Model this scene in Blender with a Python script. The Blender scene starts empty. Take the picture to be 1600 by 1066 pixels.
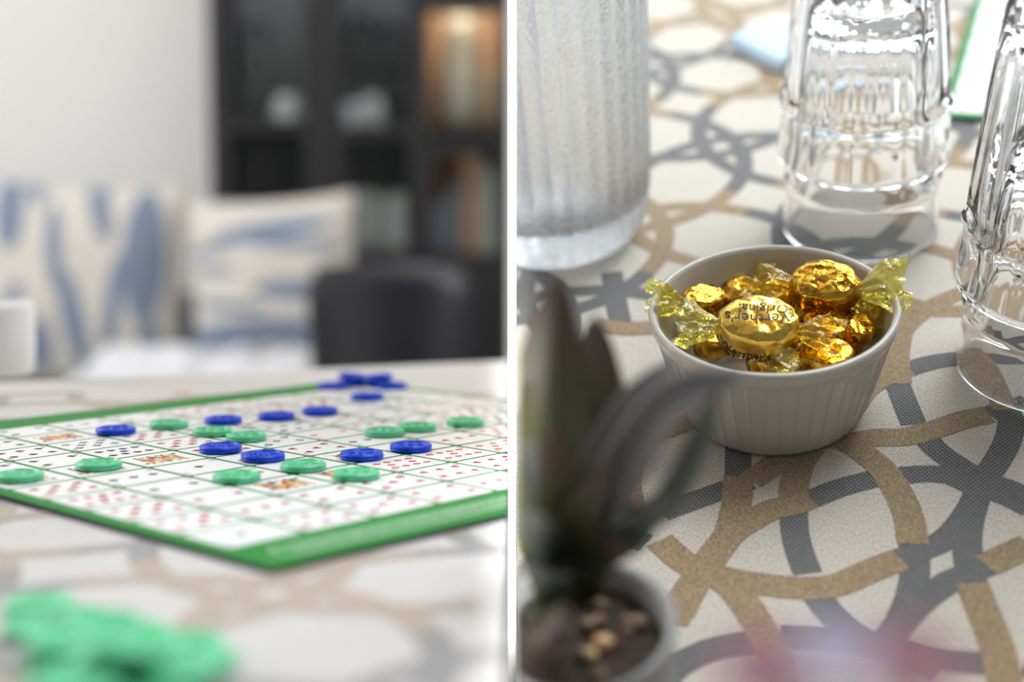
import bpy, bmesh, math, random
from mathutils import Vector, Matrix, noise
random.seed(7)
sc = bpy.context.scene
PI = math.pi
# ------------------------------------------------------------------ camera
F = 2200.0                      # focal length in pixels of the 1600 px frame
FOC = 0.63                      # distance of the sharp plane
PITCH = 0.093
C0 = Vector((0, 0, 0.75 + 0.10963))
cr = Vector((1, 0, 0)); cf = Vector((0, math.cos(PITCH), -math.sin(PITCH))); cu = Vector((0, math.sin(PITCH), math.cos(PITCH)))
cam_d = bpy.data.cameras.new('camera'); cam = bpy.data.objects.new('camera', cam_d)
sc.collection.objects.link(cam); sc.camera = cam
cam_d.sensor_width = 36; cam_d.lens = F * 36 / 1600; cam_d.clip_start = 0.02; cam_d.clip_end = 50
cam_d.dof.use_dof = True; cam_d.dof.focus_distance = FOC; cam_d.dof.aperture_fstop = 3.3
cam.location = C0; cam.rotation_euler = (PI / 2 - PITCH, 0, 0)
# frame of the sloping table of the right-hand bay
_a = math.atan(400 / F); _p = math.radians(33.5)
r2 = cr * math.cos(_a) - cf * math.sin(_a); f2 = cf * math.cos(_a) + cr * math.sin(_a)
up2 = cu * math.cos(_p) - f2 * math.sin(_p); hz2 = cu * math.sin(_p) + f2 * math.cos(_p)
HR = 0.394
O2 = C0 - up2 * HR
MR = Matrix(((r2.x, hz2.x, up2.x, O2.x), (r2.y, hz2.y, up2.y, O2.y), (r2.z, hz2.z, up2.z, O2.z), (0, 0, 0, 1)))
MRi = MR.inverted()

def ray(x, y): return cf + cr * ((x - 800) / F) + cu * ((533 - y) / F)
def L(x, y, z=0.75):                       # point of the level table (or a height above it)
    d = ray(x, y); return C0 + d * ((z - C0.z) / d.z)
def Y(x, y, yy):                           # point on the upright plane at distance yy
    d = ray(x, y); return C0 + d * (yy / d.y)
def R(x, y, h=0.0):                        # point of the sloping table, in its own frame
    d = MRi.to_3x3() @ ray(x, y); o = Vector((0, 0, HR)); return o + d * ((h - HR) / d.z)
def RD(x, y, dep): return MRi @ (C0 + ray(x, y) * dep)

# ------------------------------------------------------------------ light
w = bpy.data.worlds.new('world'); sc.world = w; w.use_nodes = True
w.node_tree.nodes['Background'].inputs[0].default_value = (0.93, 0.96, 1.0, 1)
w.node_tree.nodes['Background'].inputs[1].default_value = 0.17
def area(name, loc, target, sx, sy, power, col=(1, 1, 1)):
    l = bpy.data.lights.new(name, 'AREA'); l.shape = 'RECTANGLE'; l.size = sx; l.size_y = sy; l.energy = power; l.color = col
    o = bpy.data.objects.new(name, l); sc.collection.objects.link(o); o.location = loc
    o.rotation_euler = (Vector(target) - Vector(loc)).to_track_quat('-Z', 'Y').to_euler(); return o
area('window_light_left', (-2.7, 1.75, 1.9), (-0.4, 1.5, 0.8), 1.4, 1.5, 44, (1.0, 0.99, 0.97))
def lamp(name, loc, power, col):
    l = bpy.data.lights.new(name, 'POINT'); l.energy = power; l.color = col; l.shadow_soft_size = .05
    o = bpy.data.objects.new(name, l); sc.collection.objects.link(o); o.location = loc
for _n, _x, _e, _c in (('added_cabinet_fill_left', -.60, .6, (.8, .9, 1)), ('added_cabinet_fill_middle', -.34, .6, (.8, .9, 1)), ('added_cabinet_fill_right', -.11, 2.2, (1, .86, .66))):
    lamp(_n, (_x, 3.37, 1.46), _e, _c)  # added point lights, no source known; they brighten the cabinet contents
area('added_overhead_left', (-1.0, 1.9, 2.7), (-0.8, 1.8, 0.8), 1.2, 1.2, 17, (1.0, 0.99, 0.97))  # added overhead fill for the left bay, no fixture known
area('added_overhead_right', (1.1, 2.3, 2.75), (0.6, 2.0, 0.8), 1.6, 1.4, 34, (0.92, 0.96, 1.0))  # added overhead fill, brightens the surroundings that the glassware refracts
_s = area('added_slit_wash', (0, -0.25, 1.02), (0, FOC, 0.83), .006, .34, 0.030)  # added slit beam that only whitens the partition edge; no such lamp stands here
_s.data.spread = math.radians(2)
_lw = MR @ Vector((0.40, 1.30, 1.15)); _lt = MR @ Vector((0.05, 0.6, 0.0))
area('window_light_right', _lw, _lt, 1.2, 0.7, 20.5, (0.86, 0.93, 1.0))
sc.view_settings.view_transform = 'Standard'; sc.view_settings.look = 'None'
sc.view_settings.gamma = 1; sc.view_settings.use_curve_mapping = False
sc.view_settings.exposure = 0.1

# ------------------------------------------------------------------ materials
def mat(name, col=(.8, .8, .8), rough=.5, metal=0, **kw):
    m = bpy.data.materials.new(name); m.use_nodes = True
    b = m.node_tree.nodes['Principled BSDF']
    b.inputs['Base Color'].default_value = (*col, 1); b.inputs['Roughness'].default_value = rough; b.inputs['Metallic'].default_value = metal
    for k, v in kw.items(): b.inputs[k.replace('_', ' ')].default_value = v
    return m
def N(m, t, **kw):
    n = m.node_tree.nodes.new(t)
    for k, v in kw.items():
        if k in n.inputs.keys() if isinstance(k, str) else False: n.inputs[k].default_value = v
        else: setattr(n, k, v)
    return n
def lk(m, a, b): m.node_tree.links.new(a, b)
def bsdf(m): return m.node_tree.nodes['Principled BSDF']
def noisy(m, c1, c2, scale, lo=.4, hi=.6, bump=0, detail=3, coord='Object', stretch=(1, 1, 1), bdist=.001):
    tc = N(m, 'ShaderNodeTexCoord'); mp = N(m, 'ShaderNodeMapping'); mp.inputs['Scale'].default_value = stretch
    n = N(m, 'ShaderNodeTexNoise'); n.inputs['Scale'].default_value = scale; n.inputs['Detail'].default_value = detail
    r = N(m, 'ShaderNodeValToRGB'); r.color_ramp.elements[0].position = lo; r.color_ramp.elements[1].position = hi
    r.color_ramp.elements[0].color = (*c1, 1); r.color_ramp.elements[1].color = (*c2, 1)
    lk(m, tc.outputs[coord], mp.inputs[0]); lk(m, mp.outputs[0], n.inputs['Vector']); lk(m, n.outputs['Fac'], r.inputs[0]); lk(m, r.outputs[0], bsdf(m).inputs['Base Color'])
    if bump:
        b = N(m, 'ShaderNodeBump'); b.inputs['Strength'].default_value = bump; b.inputs['Distance'].default_value = bdist
        lk(m, n.outputs['Fac'], b.inputs['Height']); lk(m, b.outputs[0], bsdf(m).inputs['Normal'])
    return r
def math_node(m, op, a, b=None, c=None):
    n = N(m, 'ShaderNodeMath'); n.operation = op
    for i, v in enumerate((a, b, c)):
        if v is None: continue
        if isinstance(v, (int, float)): n.inputs[i].default_value = v
        else: lk(m, v, n.inputs[i])
    return n.outputs[0]

M = {}
M['plaster'] = mat('white plaster', (.80, .795, .785), .8); noisy(M['plaster'], (.79, .785, .775), (.82, .815, .805), 3, .3, .7)
M['partition'] = mat('added partition white', (.97, .97, .97), .6)
M['floor'] = mat('floor boards', (.5, .45, .4), .6); noisy(M['floor'], (.55, .50, .45), (.68, .63, .58), 4, stretch=(1, 6, 1))
def linen(name, c1, c2):
    m = mat(name, c2, .9); r = noisy(m, c1, c2, 1700, .30, .62, .5, 2, stretch=(1, .55, 1), bdist=.0003); bsdf(m).inputs['Sheen Weight'].default_value = .45; bsdf(m).inputs['Sheen Roughness'].default_value = .5
    return m
M['linen'] = linen('undyed linen', (.36, .31, .245), (.80, .725, .61))
M['tan_weave'] = linen('tan weave', (.16, .10, .045), (.46, .32, .175))
def charcoal():
    m = mat('charcoal basket weave', (.06, .06, .065), .9)
    tc = N(m, 'ShaderNodeTexCoord'); mp = N(m, 'ShaderNodeMapping'); mp.inputs['Rotation'].default_value = (0, 0, .12)
    lk(m, tc.outputs['Object'], mp.inputs[0])
    b = N(m, 'ShaderNodeTexBrick'); b.offset = .5; b.squash = 1
    b.inputs['Scale'].default_value = 1.0; b.inputs['Brick Width'].default_value = .0020; b.inputs['Row Height'].default_value = .00135
    b.inputs['Mortar Size'].default_value = .00036; b.inputs['Mortar Smooth'].default_value = .35; b.inputs['Bias'].default_value = 0
    b.inputs['Color1'].default_value = (.36, .34, .31, 1); b.inputs['Color2'].default_value = (.28, .27, .25, 1); b.inputs['Mortar'].default_value = (.03, .03, .035, 1)
    bsdf(m).inputs['Sheen Weight'].default_value = .45; lk(m, mp.outputs[0], b.inputs['Vector']); lk(m, b.outputs['Color'], bsdf(m).inputs['Base Color'])
    return m
M['charcoal_weave'] = charcoal()
M['pale_linen'] = linen('sheen-washed linen', (.42, .395, .37), (.60, .565, .54))  # same cloth as the right table, with grazing sheen washed into the colours
M['pale_tan_weave'] = linen('sheen-washed tan weave', (.28, .205, .14), (.44, .345, .26))
M['pale_charcoal_weave'] = linen('sheen-washed charcoal weave', (.15, .14, .14), (.29, .27, .265))
M['porcelain'] = mat('white glazed porcelain', (.58, .54, .46), .2)
def glass(name, col=(1, 1, 1), rough=0., ior=1.45):
    m = mat(name, col, rough); bsdf(m).inputs['Transmission Weight'].default_value = 1; bsdf(m).inputs['IOR'].default_value = ior; return m
M['glass'] = glass('clear pressed glass', (1, 1, 1), 0, 1.38)
def thin(name, tint, gloss=.12, diff=None, rough=.05, dfac=.3, bump=0, bscale=200, fres=.8):
    m = bpy.data.materials.new(name); m.use_nodes = True; nt = m.node_tree; nt.nodes.remove(nt.nodes['Principled BSDF'])
    out = nt.nodes['Material Output']
    t = N(m, 'ShaderNodeBsdfTransparent'); t.inputs[0].default_value = (*tint, 1)
    g = N(m, 'ShaderNodeBsdfGlossy'); g.inputs['Roughness'].default_value = rough; g.inputs[0].default_value = (1, 1, 1, 1) if diff is None else (1, .95, .7, 1)
    mx = N(m, 'ShaderNodeMixShader'); lw = N(m, 'ShaderNodeLayerWeight'); lw.inputs[0].default_value = .35
    f = math_node(m, 'MULTIPLY_ADD', lw.outputs['Fresnel'], fres, gloss)
    lk(m, f, mx.inputs[0]); src = t.outputs[0]
    if diff:
        d = N(m, 'ShaderNodeBsdfDiffuse'); d.inputs[0].default_value = (*diff, 1); tr = N(m, 'ShaderNodeBsdfTranslucent'); tr.inputs[0].default_value = (*diff, 1)
        m1 = N(m, 'ShaderNodeMixShader'); m1.inputs[0].default_value = .5; lk(m, d.outputs[0], m1.inputs[1]); lk(m, tr.outputs[0], m1.inputs[2])
        m2 = N(m, 'ShaderNodeMixShader'); m2.inputs[0].default_value = dfac; lk(m, src, m2.inputs[1]); lk(m, m1.outputs[0], m2.inputs[2]); src = m2.outputs[0]
    lk(m, src, mx.inputs[1]); lk(m, g.outputs[0], mx.inputs[2]); lk(m, mx.outputs[0], out.inputs[0])
    if bump:
        n = N(m, 'ShaderNodeTexNoise'); n.inputs['Scale'].default_value = bscale; tc = N(m, 'ShaderNodeTexCoord'); lk(m, tc.outputs['Object'], n.inputs['Vector'])
        b = N(m, 'ShaderNodeBump'); b.inputs['Strength'].default_value = bump; b.inputs['Distance'].default_value = .001
        lk(m, n.outputs['Fac'], b.inputs['Height']); lk(m, b.outputs[0], g.inputs['Normal'])
    return m
M['pane'] = thin('cabinet pane', (.96, .97, .97), .0, fres=.35)
M['cellophane'] = thin('yellow cellophane', (.97, .80, .20), .06, (.90, .70, .08), .08, .22, .8, 700)
M['pale_cellophane'] = thin('pale yellow cellophane', (.98, .91, .42), .08, (.95, .88, .25), .08, .26, .8, 700)
def gold(name, c1, c2, rough, bs=.55):
    m = mat(name, c1, rough, .95); tc = N(m, 'ShaderNodeTexCoord')
    v = N(m, 'ShaderNodeTexVoronoi'); v.inputs['Scale'].default_value = 210; v.feature = 'F1'
    n = N(m, 'ShaderNodeTexNoise'); n.inputs['Scale'].default_value = 150; n.inputs['Detail'].default_value = 3
    lk(m, tc.outputs['Object'], v.inputs['Vector']); lk(m, tc.outputs['Object'], n.inputs['Vector'])
    h = math_node(m, 'MULTIPLY_ADD', n.outputs['Fac'], 1.4, v.outputs['Distance'])
    b = N(m, 'ShaderNodeBump'); b.inputs['Strength'].default_value = bs; b.inputs['Distance'].default_value = .0012
    lk(m, h, b.inputs['Height']); lk(m, b.outputs[0], bsdf(m).inputs['Normal'])
    r = N(m, 'ShaderNodeValToRGB'); r.color_ramp.elements[0].color = (*c2, 1); r.color_ramp.elements[1].color = (*c1, 1)
    r.color_ramp.elements[0].position = .35; r.color_ramp.elements[1].position = .6
    lk(m, n.outputs['Fac'], r.inputs[0]); lk(m, r.outputs[0], bsdf(m).inputs['Base Color'])
    return m
M['gold'] = gold('gold foil wrapper', (.90, .52, .06), (.34, .13, .012), .14)
M['bright_gold'] = gold('bright gold foil wrapper', (1.0, .70, .16), (.85, .45, .05), .17, .25)
M['print'] = mat('dark brown print', (.035, .02, .012), .5)
M['blue_chip'] = mat('blue plastic', (.003, .06, .66), .3, Specular_IOR_Level=.3)
M['green_chip'] = mat('mint green plastic', (.12, .62, .30), .3, Subsurface_Weight=.15)
bsdf(M['green_chip']).inputs['Subsurface Radius'].default_value = (.002, .004, .002)
M['board_green'] = mat('green printed board', (.02, .22, .035), .5, Specular_IOR_Level=.15)
M['light_green'] = mat('light green print', (.045, .29, .065), .5, Specular_IOR_Level=.15)
M['board_black'] = mat('black board edge', (.012, .02, .022), .5)
M['card'] = mat('white printed card', (.86, .85, .84), .35)
M['red_ink'] = mat('red ink', (.62, .02, .03), .4)
M['black_ink'] = mat('black ink', (.02, .02, .025), .4)
M['court'] = mat('court card print', (.5, .3, .1), .4)
def court(m):
    tc = N(m, 'ShaderNodeTexCoord'); v = N(m, 'ShaderNodeTexVoronoi'); v.inputs['Scale'].default_value = 420
    r = N(m, 'ShaderNodeValToRGB'); r.color_ramp.interpolation = 'CONSTANT'
    cols = [(.62, .36, .04), (.45, .03, .03), (.75, .45, .06), (.04, .05, .2), (.8, .75, .65), (.55, .25, .04)]
    while len(r.color_ramp.elements) < len(cols): r.color_ramp.elements.new(.5)
    for i, c in enumerate(cols): r.color_ramp.elements[i].position = i / len(cols); r.color_ramp.elements[i].color = (*c, 1)
    s = N(m, 'ShaderNodeSeparateColor'); lk(m, tc.outputs['Object'], v.inputs['Vector']); lk(m, v.outputs['Color'], s.inputs[0]); lk(m, s.outputs[0], r.inputs[0]); lk(m, r.outputs[0], bsdf(m).inputs['Base Color'])
court(M['court'])
M['cabinet'] = mat('black stained oak', (.018, .018, .021), .45)
M['cabinet_back'] = mat('dark cabinet lining', (.20, .20, .19), .7)
M['reflected_back'] = mat('tan reflected room', (.80, .47, .26), .6)  # room reflected in the right pane, painted as the colour of the lining
M['leather'] = mat('black leather', (.010, .011, .018), .38)
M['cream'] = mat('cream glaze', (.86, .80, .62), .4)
M['white_thing'] = mat('white ceramic', (.9, .9, .9), .4)
M['throw'] = mat('white cotton throw', (.66, .67, .71), .9)
M['card_blue'] = mat('pale blue card', (.62, .78, .93), .25)
M['greybook'] = mat('grey book', (.25, .28, .33), .7); M['tanbook'] = mat('tan book', (.62, .38, .22), .7); M['palebook'] = mat('pale book', (.6, .66, .6), .7)
M['pot'] = mat('grey glazed pot', (.30, .29, .28), .5)
M['soil'] = mat('dark soil', (.05, .03, .02), .9)
M['pebble'] = mat('tan pebble', (.22, .14, .08), .6); M['amber'] = mat('amber pebble', (.65, .40, .18), .4)
def leafmat(name, c1, c2, c3):
    m = mat(name, c1, .45); tc = N(m, 'ShaderNodeTexCoord'); s = N(m, 'ShaderNodeSeparateXYZ'); lk(m, tc.outputs['Generated'], s.inputs[0])
    r = N(m, 'ShaderNodeValToRGB'); r.color_ramp.elements[0].color = (*c1, 1); r.color_ramp.elements[1].color = (*c3, 1)
    r.color_ramp.elements[0].position = .1; r.color_ramp.elements[1].position = 1; e = r.color_ramp.elements.new(.6); e.color = (*c2, 1)
    lk(m, s.outputs[2], r.inputs[0]); lk(m, r.outputs[0], bsdf(m).inputs['Base Color']); return m
M['leaf'] = leafmat('olive leaf', (.075, .09, .03), (.09, .09, .035), (.11, .07, .055))
M['grey_leaf'] = leafmat('grey green leaf', (.06, .07, .05), (.10, .11, .09), (.15, .15, .14))
M['purple_leaf'] = leafmat('grey mauve leaf', (.08, .075, .065), (.14, .12, .115), (.22, .20, .205))
M['petal'] = mat('pink petal', (.62, .34, .42), .7); M['lilac'] = mat('lilac petal', (.82, .76, .92), .7); M['stem'] = mat('green stem', (.12, .2, .08), .6)

def ellipse_print(name, base, blue, ells, tilt0=0):
    # woven leaf-shaped patches; ells = (x, z, rx, rz, angle) in the cushion's own metres
    m = mat(name, base, .9); tc = N(m, 'ShaderNodeTexCoord'); s = N(m, 'ShaderNodeSeparateXYZ'); lk(m, tc.outputs['Object'], s.inputs[0])
    acc = None
    for x, z, rx, rz, an in ells:
        dx = math_node(m, 'SUBTRACT', s.outputs[0], x); dz = math_node(m, 'SUBTRACT', s.outputs[2], z)
        ca, sa = math.cos(an), math.sin(an)
        u = math_node(m, 'ADD', math_node(m, 'MULTIPLY', dx, ca / rx), math_node(m, 'MULTIPLY', dz, sa / rx))
        v = math_node(m, 'ADD', math_node(m, 'MULTIPLY', dx, -sa / rz), math_node(m, 'MULTIPLY', dz, ca / rz))
        q = math_node(m, 'ADD', math_node(m, 'MULTIPLY', u, u), math_node(m, 'MULTIPLY', v, v))
        acc = q if acc is None else math_node(m, 'MINIMUM', acc, q)
    f = math_node(m, 'LESS_THAN', acc, 1.0)
    mx = N(m, 'ShaderNodeMix', data_type='RGBA'); lk(m, f, mx.inputs[0]); mx.inputs[6].default_value = (*base, 1); mx.inputs[7].default_value = (*blue, 1)
    lk(m, mx.outputs[2], bsdf(m).inputs['Base Color']); return m

# ------------------------------------------------------------------ builders
CUT = 0.0019
def cut(ob_or_bm, M4, side, fill=True):
    """trim a mesh where it meets the added white partition (side -1: keep x < -CUT, +1: keep x > CUT)"""
    bm = ob_or_bm; inv = M4.inverted()
    co = inv @ Vector((side * CUT, 0, 0)); no = (inv.to_3x3() @ Vector((side, 0, 0))).normalized()
    if all((v.co - co).dot(no) > 0 for v in bm.verts): return bm
    r = bmesh.ops.bisect_plane(bm, geom=bm.verts[:] + bm.edges[:] + bm.faces[:], plane_co=co, plane_no=no, clear_inner=True, clear_outer=False)
    if fill:
        es = [e for e in r['geom_cut'] if isinstance(e, bmesh.types.BMEdge) and e.is_valid]
        if es:
            try: bmesh.ops.holes_fill(bm, edges=es, sides=0)
            except Exception: pass
    return bm
def link(name, bm, m, parent=None, mw=None, smooth=False, kind=None):
    me = bpy.data.meshes.new(name); bm.normal_update(); bm.to_mesh(me); bm.free()
    if smooth:
        for p in me.polygons: p.use_smooth = True
    ms = m if isinstance(m, (list, tuple)) else [m]
    for x in ms: me.materials.append(M[x] if isinstance(x, str) else x)
    o = bpy.data.objects.new(name, me); sc.collection.objects.link(o)
    if parent: o.parent = parent
    if mw is not None:
        if parent: o.matrix_local = mw
        else: o.matrix_world = mw
    if kind: o['kind'] = kind
    return o
def empty(name, mw=None):
    o = bpy.data.objects.new(name, None); o.empty_display_size = .02; sc.collection.objects.link(o)
    if mw is not None: o.matrix_world = mw
    return o
def tag(o, label, cat, group=None, kind=None):
    o['label'] = label; o['category'] = cat
    if group: o['group'] = group
    if kind: o['kind'] = kind
    return o
def box(bm, a, b, bev=0):
    a = Vector(a); b = Vector(b); c = (a + b) / 2; s = b - a
    r = bmesh.ops.create_cube(bm, size=1, matrix=Matrix.Translation(c) @ Matrix.Diagonal((s.x, s.y, s.z, 1)))
    if bev: bmesh.ops.bevel(bm, geom=list({e for v in r['verts'] for e in v.link_edges}), offset=bev, segments=2, affect='EDGES')
    return bm
def bxo(name, a, b, m, parent=None, bev=0, smooth=False): 
    return link(name, box(bmesh.new(), a, b, bev), m, parent)
def lathe(prof, n=64, rf=None, closed=False):
    """prof: list of (r,z); rf(r,z,theta,i)->(r,z)"""
    bm = bmesh.new(); rows = []
    for i, (r, z) in enumerate(prof):
        if r < 1e-6: rows.append([bm.verts.new((0, 0, z))]); continue
        row = []
        for k in range(n):
            t = 2 * PI * k / n; rr, zz = rf(r, z, t, i) if rf else (r, z)
            row.append(bm.verts.new((rr * math.cos(t), rr * math.sin(t), zz)))
        rows.append(row)
    pairs = list(zip(rows, rows[1:])) + ([(rows[-1], rows[0])] if closed else [])
    for a, b in pairs:
        for k in range(n):
            k2 = (k + 1) % n
            if len(a) == 1 and len(b) == 1: continue
            if len(a) == 1: bm.faces.new((a[0], b[k2], b[k]))
            elif len(b) == 1: bm.faces.new((a[k], a[k2], b[0]))
            else: bm.faces.new((a[k], a[k2], b[k2], b[k]))
    bmesh.ops.recalc_face_normals(bm, faces=bm.faces[:])
    return bm
def catmull(P, n=6):
    P = [Vector(p) for p in P]; out = []
    Q = [P[0] * 2 - P[1]] + P + [P[-1] * 2 - P[-2]]
    for i in range(1, len(Q) - 2):
        for k in range(n):
            t = k / n; a, b, c, d = Q[i - 1], Q[i], Q[i + 1], Q[i + 2]
            out.append(.5 * ((2 * b) + (c - a) * t + (2 * a - 5 * b + 4 * c - d) * t * t + (3 * b - a - 3 * c + d) * t ** 3))
    out.append(P[-1]); return out
def tube(bm, pts, rad, n=8):
    rings = []
    for i, p in enumerate(pts):
        d = (pts[min(i + 1, len(pts) - 1)] - pts[max(i - 1, 0)]).normalized(); a = d.orthogonal().normalized()
        if i and abs(a.dot(pa)) < .999: a = (pa - d * pa.dot(d)).normalized()
        pa = a; b = d.cross(a); r = rad(i / (len(pts) - 1)) if callable(rad) else rad
        rings.append([bm.verts.new(p + (a * math.cos(2 * PI * k / n) + b * math.sin(2 * PI * k / n)) * r) for k in range(n)])
    for a, b in zip(rings, rings[1:]):
        for k in range(n): bm.faces.new((a[k], a[(k + 1) % n], b[(k + 1) % n], b[k]))
    bm.faces.new(rings[0][::-1]); bm.faces.new(rings[-1]); return bm
_rz = 0
def ribbon(bm, P, wd, z, thick=.00012):
    """flat woven band along the 2-D polyline P, proud of the cloth"""
    global _rz
    _rz = (_rz + 1) % 60; z = z + _rz * .0000018
    pr = None
    for i, p in enumerate(P):
        d = P[min(i + 1, len(P) - 1)] - P[max(i - 1, 0)]; d = Vector((d.x, d.y)).normalized(); nn = Vector((-d.y, d.x)) * wd / 2
        cur = (bm.verts.new((p.x + nn.x, p.y + nn.y, z)), bm.verts.new((p.x - nn.x, p.y - nn.y, z)))
        if pr: bm.faces.new((pr[0], pr[1], cur[1], cur[0]))
        pr = cur
def box_uvless(*a): pass
def grid(bm, x0, x1, y0, y1, nx, ny, zf):
    vs = [[bm.verts.new((x0 + (x1 - x0) * i / nx, y0 + (y1 - y0) * j / ny, zf(x0 + (x1 - x0) * i / nx, y0 + (y1 - y0) * j / ny))) for i in range(nx + 1)] for j in range(ny + 1)]
    for j in range(ny):
        for i in range(nx): bm.faces.new((vs[j][i], vs[j][i + 1], vs[j + 1][i + 1], vs[j + 1][i]))
I4 = Matrix.Identity(4)

# ================================================================== SETTING
bm = box(bmesh.new(), (-3.2, 3.62, 0), (-.0012, 3.72, 2.8)); o = link('wall_back', bm, 'plaster'); o['kind'] = 'structure'
bm = box(bmesh.new(), (-3.2, -.6, -.05), (-.0012, 3.72, 0)); o = link('floor', bm, 'floor'); o['kind'] = 'structure'
bm = box(bmesh.new(), (-3.2, 3.60, 0), (-.76, 3.62, .10), .004); o = link('baseboard_back', bm, 'plaster'); o['kind'] = 'structure'
bm = box(bmesh.new(), (.0012, 3.62, 0), (2.4, 3.72, 2.8)); o = link('wall_back', bm, 'plaster'); o['kind'] = 'structure'
bm = box(bmesh.new(), (.0012, -.6, -.05), (2.4, 3.62, 0)); o = link('floor', bm, 'floor'); o['kind'] = 'structure'
bm = box(bmesh.new(), (-3.3, -.6, 0), (-3.2, 3.72, 2.8)); o = link('wall_left', bm, 'plaster'); o['kind'] = 'structure'
bm = box(bmesh.new(), (2.4, -.6, 0), (2.5, 3.72, 2.8)); o = link('wall_right', bm, 'plaster'); o['kind'] = 'structure'
bm = box(bmesh.new(), (-3.3, -.6, 2.8), (2.5, 3.72, 2.9)); o = link('ceiling', bm, 'plaster'); o['kind'] = 'structure'
bm = box(bmesh.new(), (-.0012, FOC + .012, 0), (.0012, 4.4, 2.8)); o = link('added_partition', bm, 'partition'); o['kind'] = 'structure'  # added divider, part of neither room; stands in for the white gap between them
bm = box(bmesh.new(), (-.0020, FOC, 0), (.0020, FOC + .012, 2.8)); o = link('added_partition_edge', bm, 'partition'); o['kind'] = 'structure'  # front edge of the added divider, seen as the white gap

# ================================================================== LEFT BAY: TABLE
tl = empty('dining_table', Matrix.Translation((-.6, .5, 0)))
tag(tl, 'table under the patterned cloth, holding the card-game board', 'table')
def rel(o, par):   # keep world coordinates for a child of an unrotated empty
    o.matrix_parent_inverse = Matrix.Translation(-par.location); return o
farL = lambda x: 0.915 + (x + .32) * .40
bm = bmesh.new()
v = [bm.verts.new(p) for p in [(-1.3, -.1, .742), (-CUT, -.1, .742), (-CUT, farL(0) - .01, .742), (-1.3, farL(-1.3) - .01, .742)]]
f = bm.faces.new(v); e = bmesh.ops.extrude_face_region(bm, geom=[f]); bmesh.ops.translate(bm, vec=(0, 0, -.028), verts=[g for g in e['geom'] if isinstance(g, bmesh.types.BMVert)])
bmesh.ops.recalc_face_normals(bm, faces=bm.faces[:])
rel(link('tabletop', bm, 'cabinet', tl), tl)
for x, y in ((-1.2, 0), (-.06, .02), (-1.2, .48), (-.06, .9)):
    rel(link('leg', box(bmesh.new(), (x - .03, y - .03, 0), (x + .03, y + .03, .714), .003), 'cabinet', tl), tl)

# --- tablecloth, left
ZC = .7478
bm = bmesh.new()
nx, ny = 40, 40
rows = []
for j in range(ny + 4):
    row = []
    for i in range(nx + 1):
        x = -1.32 + (1.32 - CUT) * i / nx
        if j <= ny: y = -.12 + (farL(x) + .12) * j / ny; z = ZC
        else: y = farL(x) + (.004, .006, .008)[j - ny - 1]; z = ZC - (.004, .05, .12)[j - ny - 1]
        row.append(bm.verts.new((x, y, z)))
    rows.append(row)
for a, b in zip(rows, rows[1:]):
    for i in range(nx): bm.faces.new((a[i], a[i + 1], b[i + 1], b[i]))
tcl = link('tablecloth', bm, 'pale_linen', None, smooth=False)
tag(tcl, 'patterned linen tablecloth under the card-game board in the left picture', 'tablecloth')
def pattern(region, keep, mw, parent, zc, width=.0135, Lc=.118, rad=.098, rot=-.42, org=(0, 0), seed=3, skip=None, pre=''):
    """overlapping woven circles on a rotated square lattice, each circle in runs of tan and charcoal"""
    rnd = random.Random(seed); bt, bc = bmesh.new(), bmesh.new()
    x0, x1, y0, y1 = region; ca, sa = math.cos(rot), math.sin(rot)
    for i in range(-14, 15):
        for j in range(-14, 15):
            cx = org[0] + (i * ca - j * sa) * Lc; cy = org[1] + (i * sa + j * ca) * Lc
            if not (x0 - rad < cx < x1 + rad and y0 - rad < cy < y1 + rad): continue
            n = 72; st = 18
            for s in range(0, n, st):
                ch = ((i + j + s // st) % 2 == 0)
                P = [Vector((cx + rad * math.cos(2 * PI * (s + k) / n + rot), cy + rad * math.sin(2 * PI * (s + k) / n + rot))) for k in range(st + 1)]
                P = [p for p in P if x0 < p.x < x1 and y0 < p.y < y1 and not (skip and skip(p))]
                if len(P) < 3 or any((a - b).length > rad * .3 for a, b in zip(P, P[1:])): continue
                ribbon(bc if ch else bt, P, width, zc + (.00004 if ch else .00016))
    for nm, b in (('tan_band', bt), ('charcoal_band', bc)):
        cut(b, mw, keep, False); link(nm, b, pre + nm.replace('band', 'weave'), parent, kind='stuff')
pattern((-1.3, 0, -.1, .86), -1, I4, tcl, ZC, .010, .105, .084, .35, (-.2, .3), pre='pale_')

# --- game board, left
S = .04 * .803; ASP = .8986741; YAW = .8319290; BX, BY = -.19326 * .803, .737988 * .803
B4 = Matrix.Translation((BX, BY, .75)) @ Matrix.Rotation(YAW, 4, 'Z')       # local x = along the cards, local y = away (-b)
def cell(a, b): return Vector((a * S, -b * S * ASP, 0))
def pip(bm, kind, c, s, z):
    def poly(pts): bm.faces.new([bm.verts.new((c[0] + x * s, c[1] + y * s, z)) for x, y in pts])
    circ = lambda cx, cy, r, n=9: poly([(cx + r * math.cos(2 * PI * k / n), cy + r * math.sin(2 * PI * k / n)) for k in range(n)])
    if kind == 'D': poly([(1.1, 0), (0, .8), (-1.1, 0), (0, -.8)])
    elif kind == 'H': circ(.4, .42, .5); circ(.4, -.42, .5); poly([(.35, .9), (-1.1, 0), (.35, -.9)])
    elif kind == 'S': circ(-.2, .42, .46); circ(-.2, -.42, .46); poly([(1.1, 0), (-.2, .86), (-.2, -.86)]); poly([(0, 0), (-1, .35), (-1, -.35)])
    else: circ(-.1, .5, .42); circ(-.1, -.5, .42); circ(.55, 0, .42); poly([(0, 0), (-1, .3), (-1, -.3)])
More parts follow.
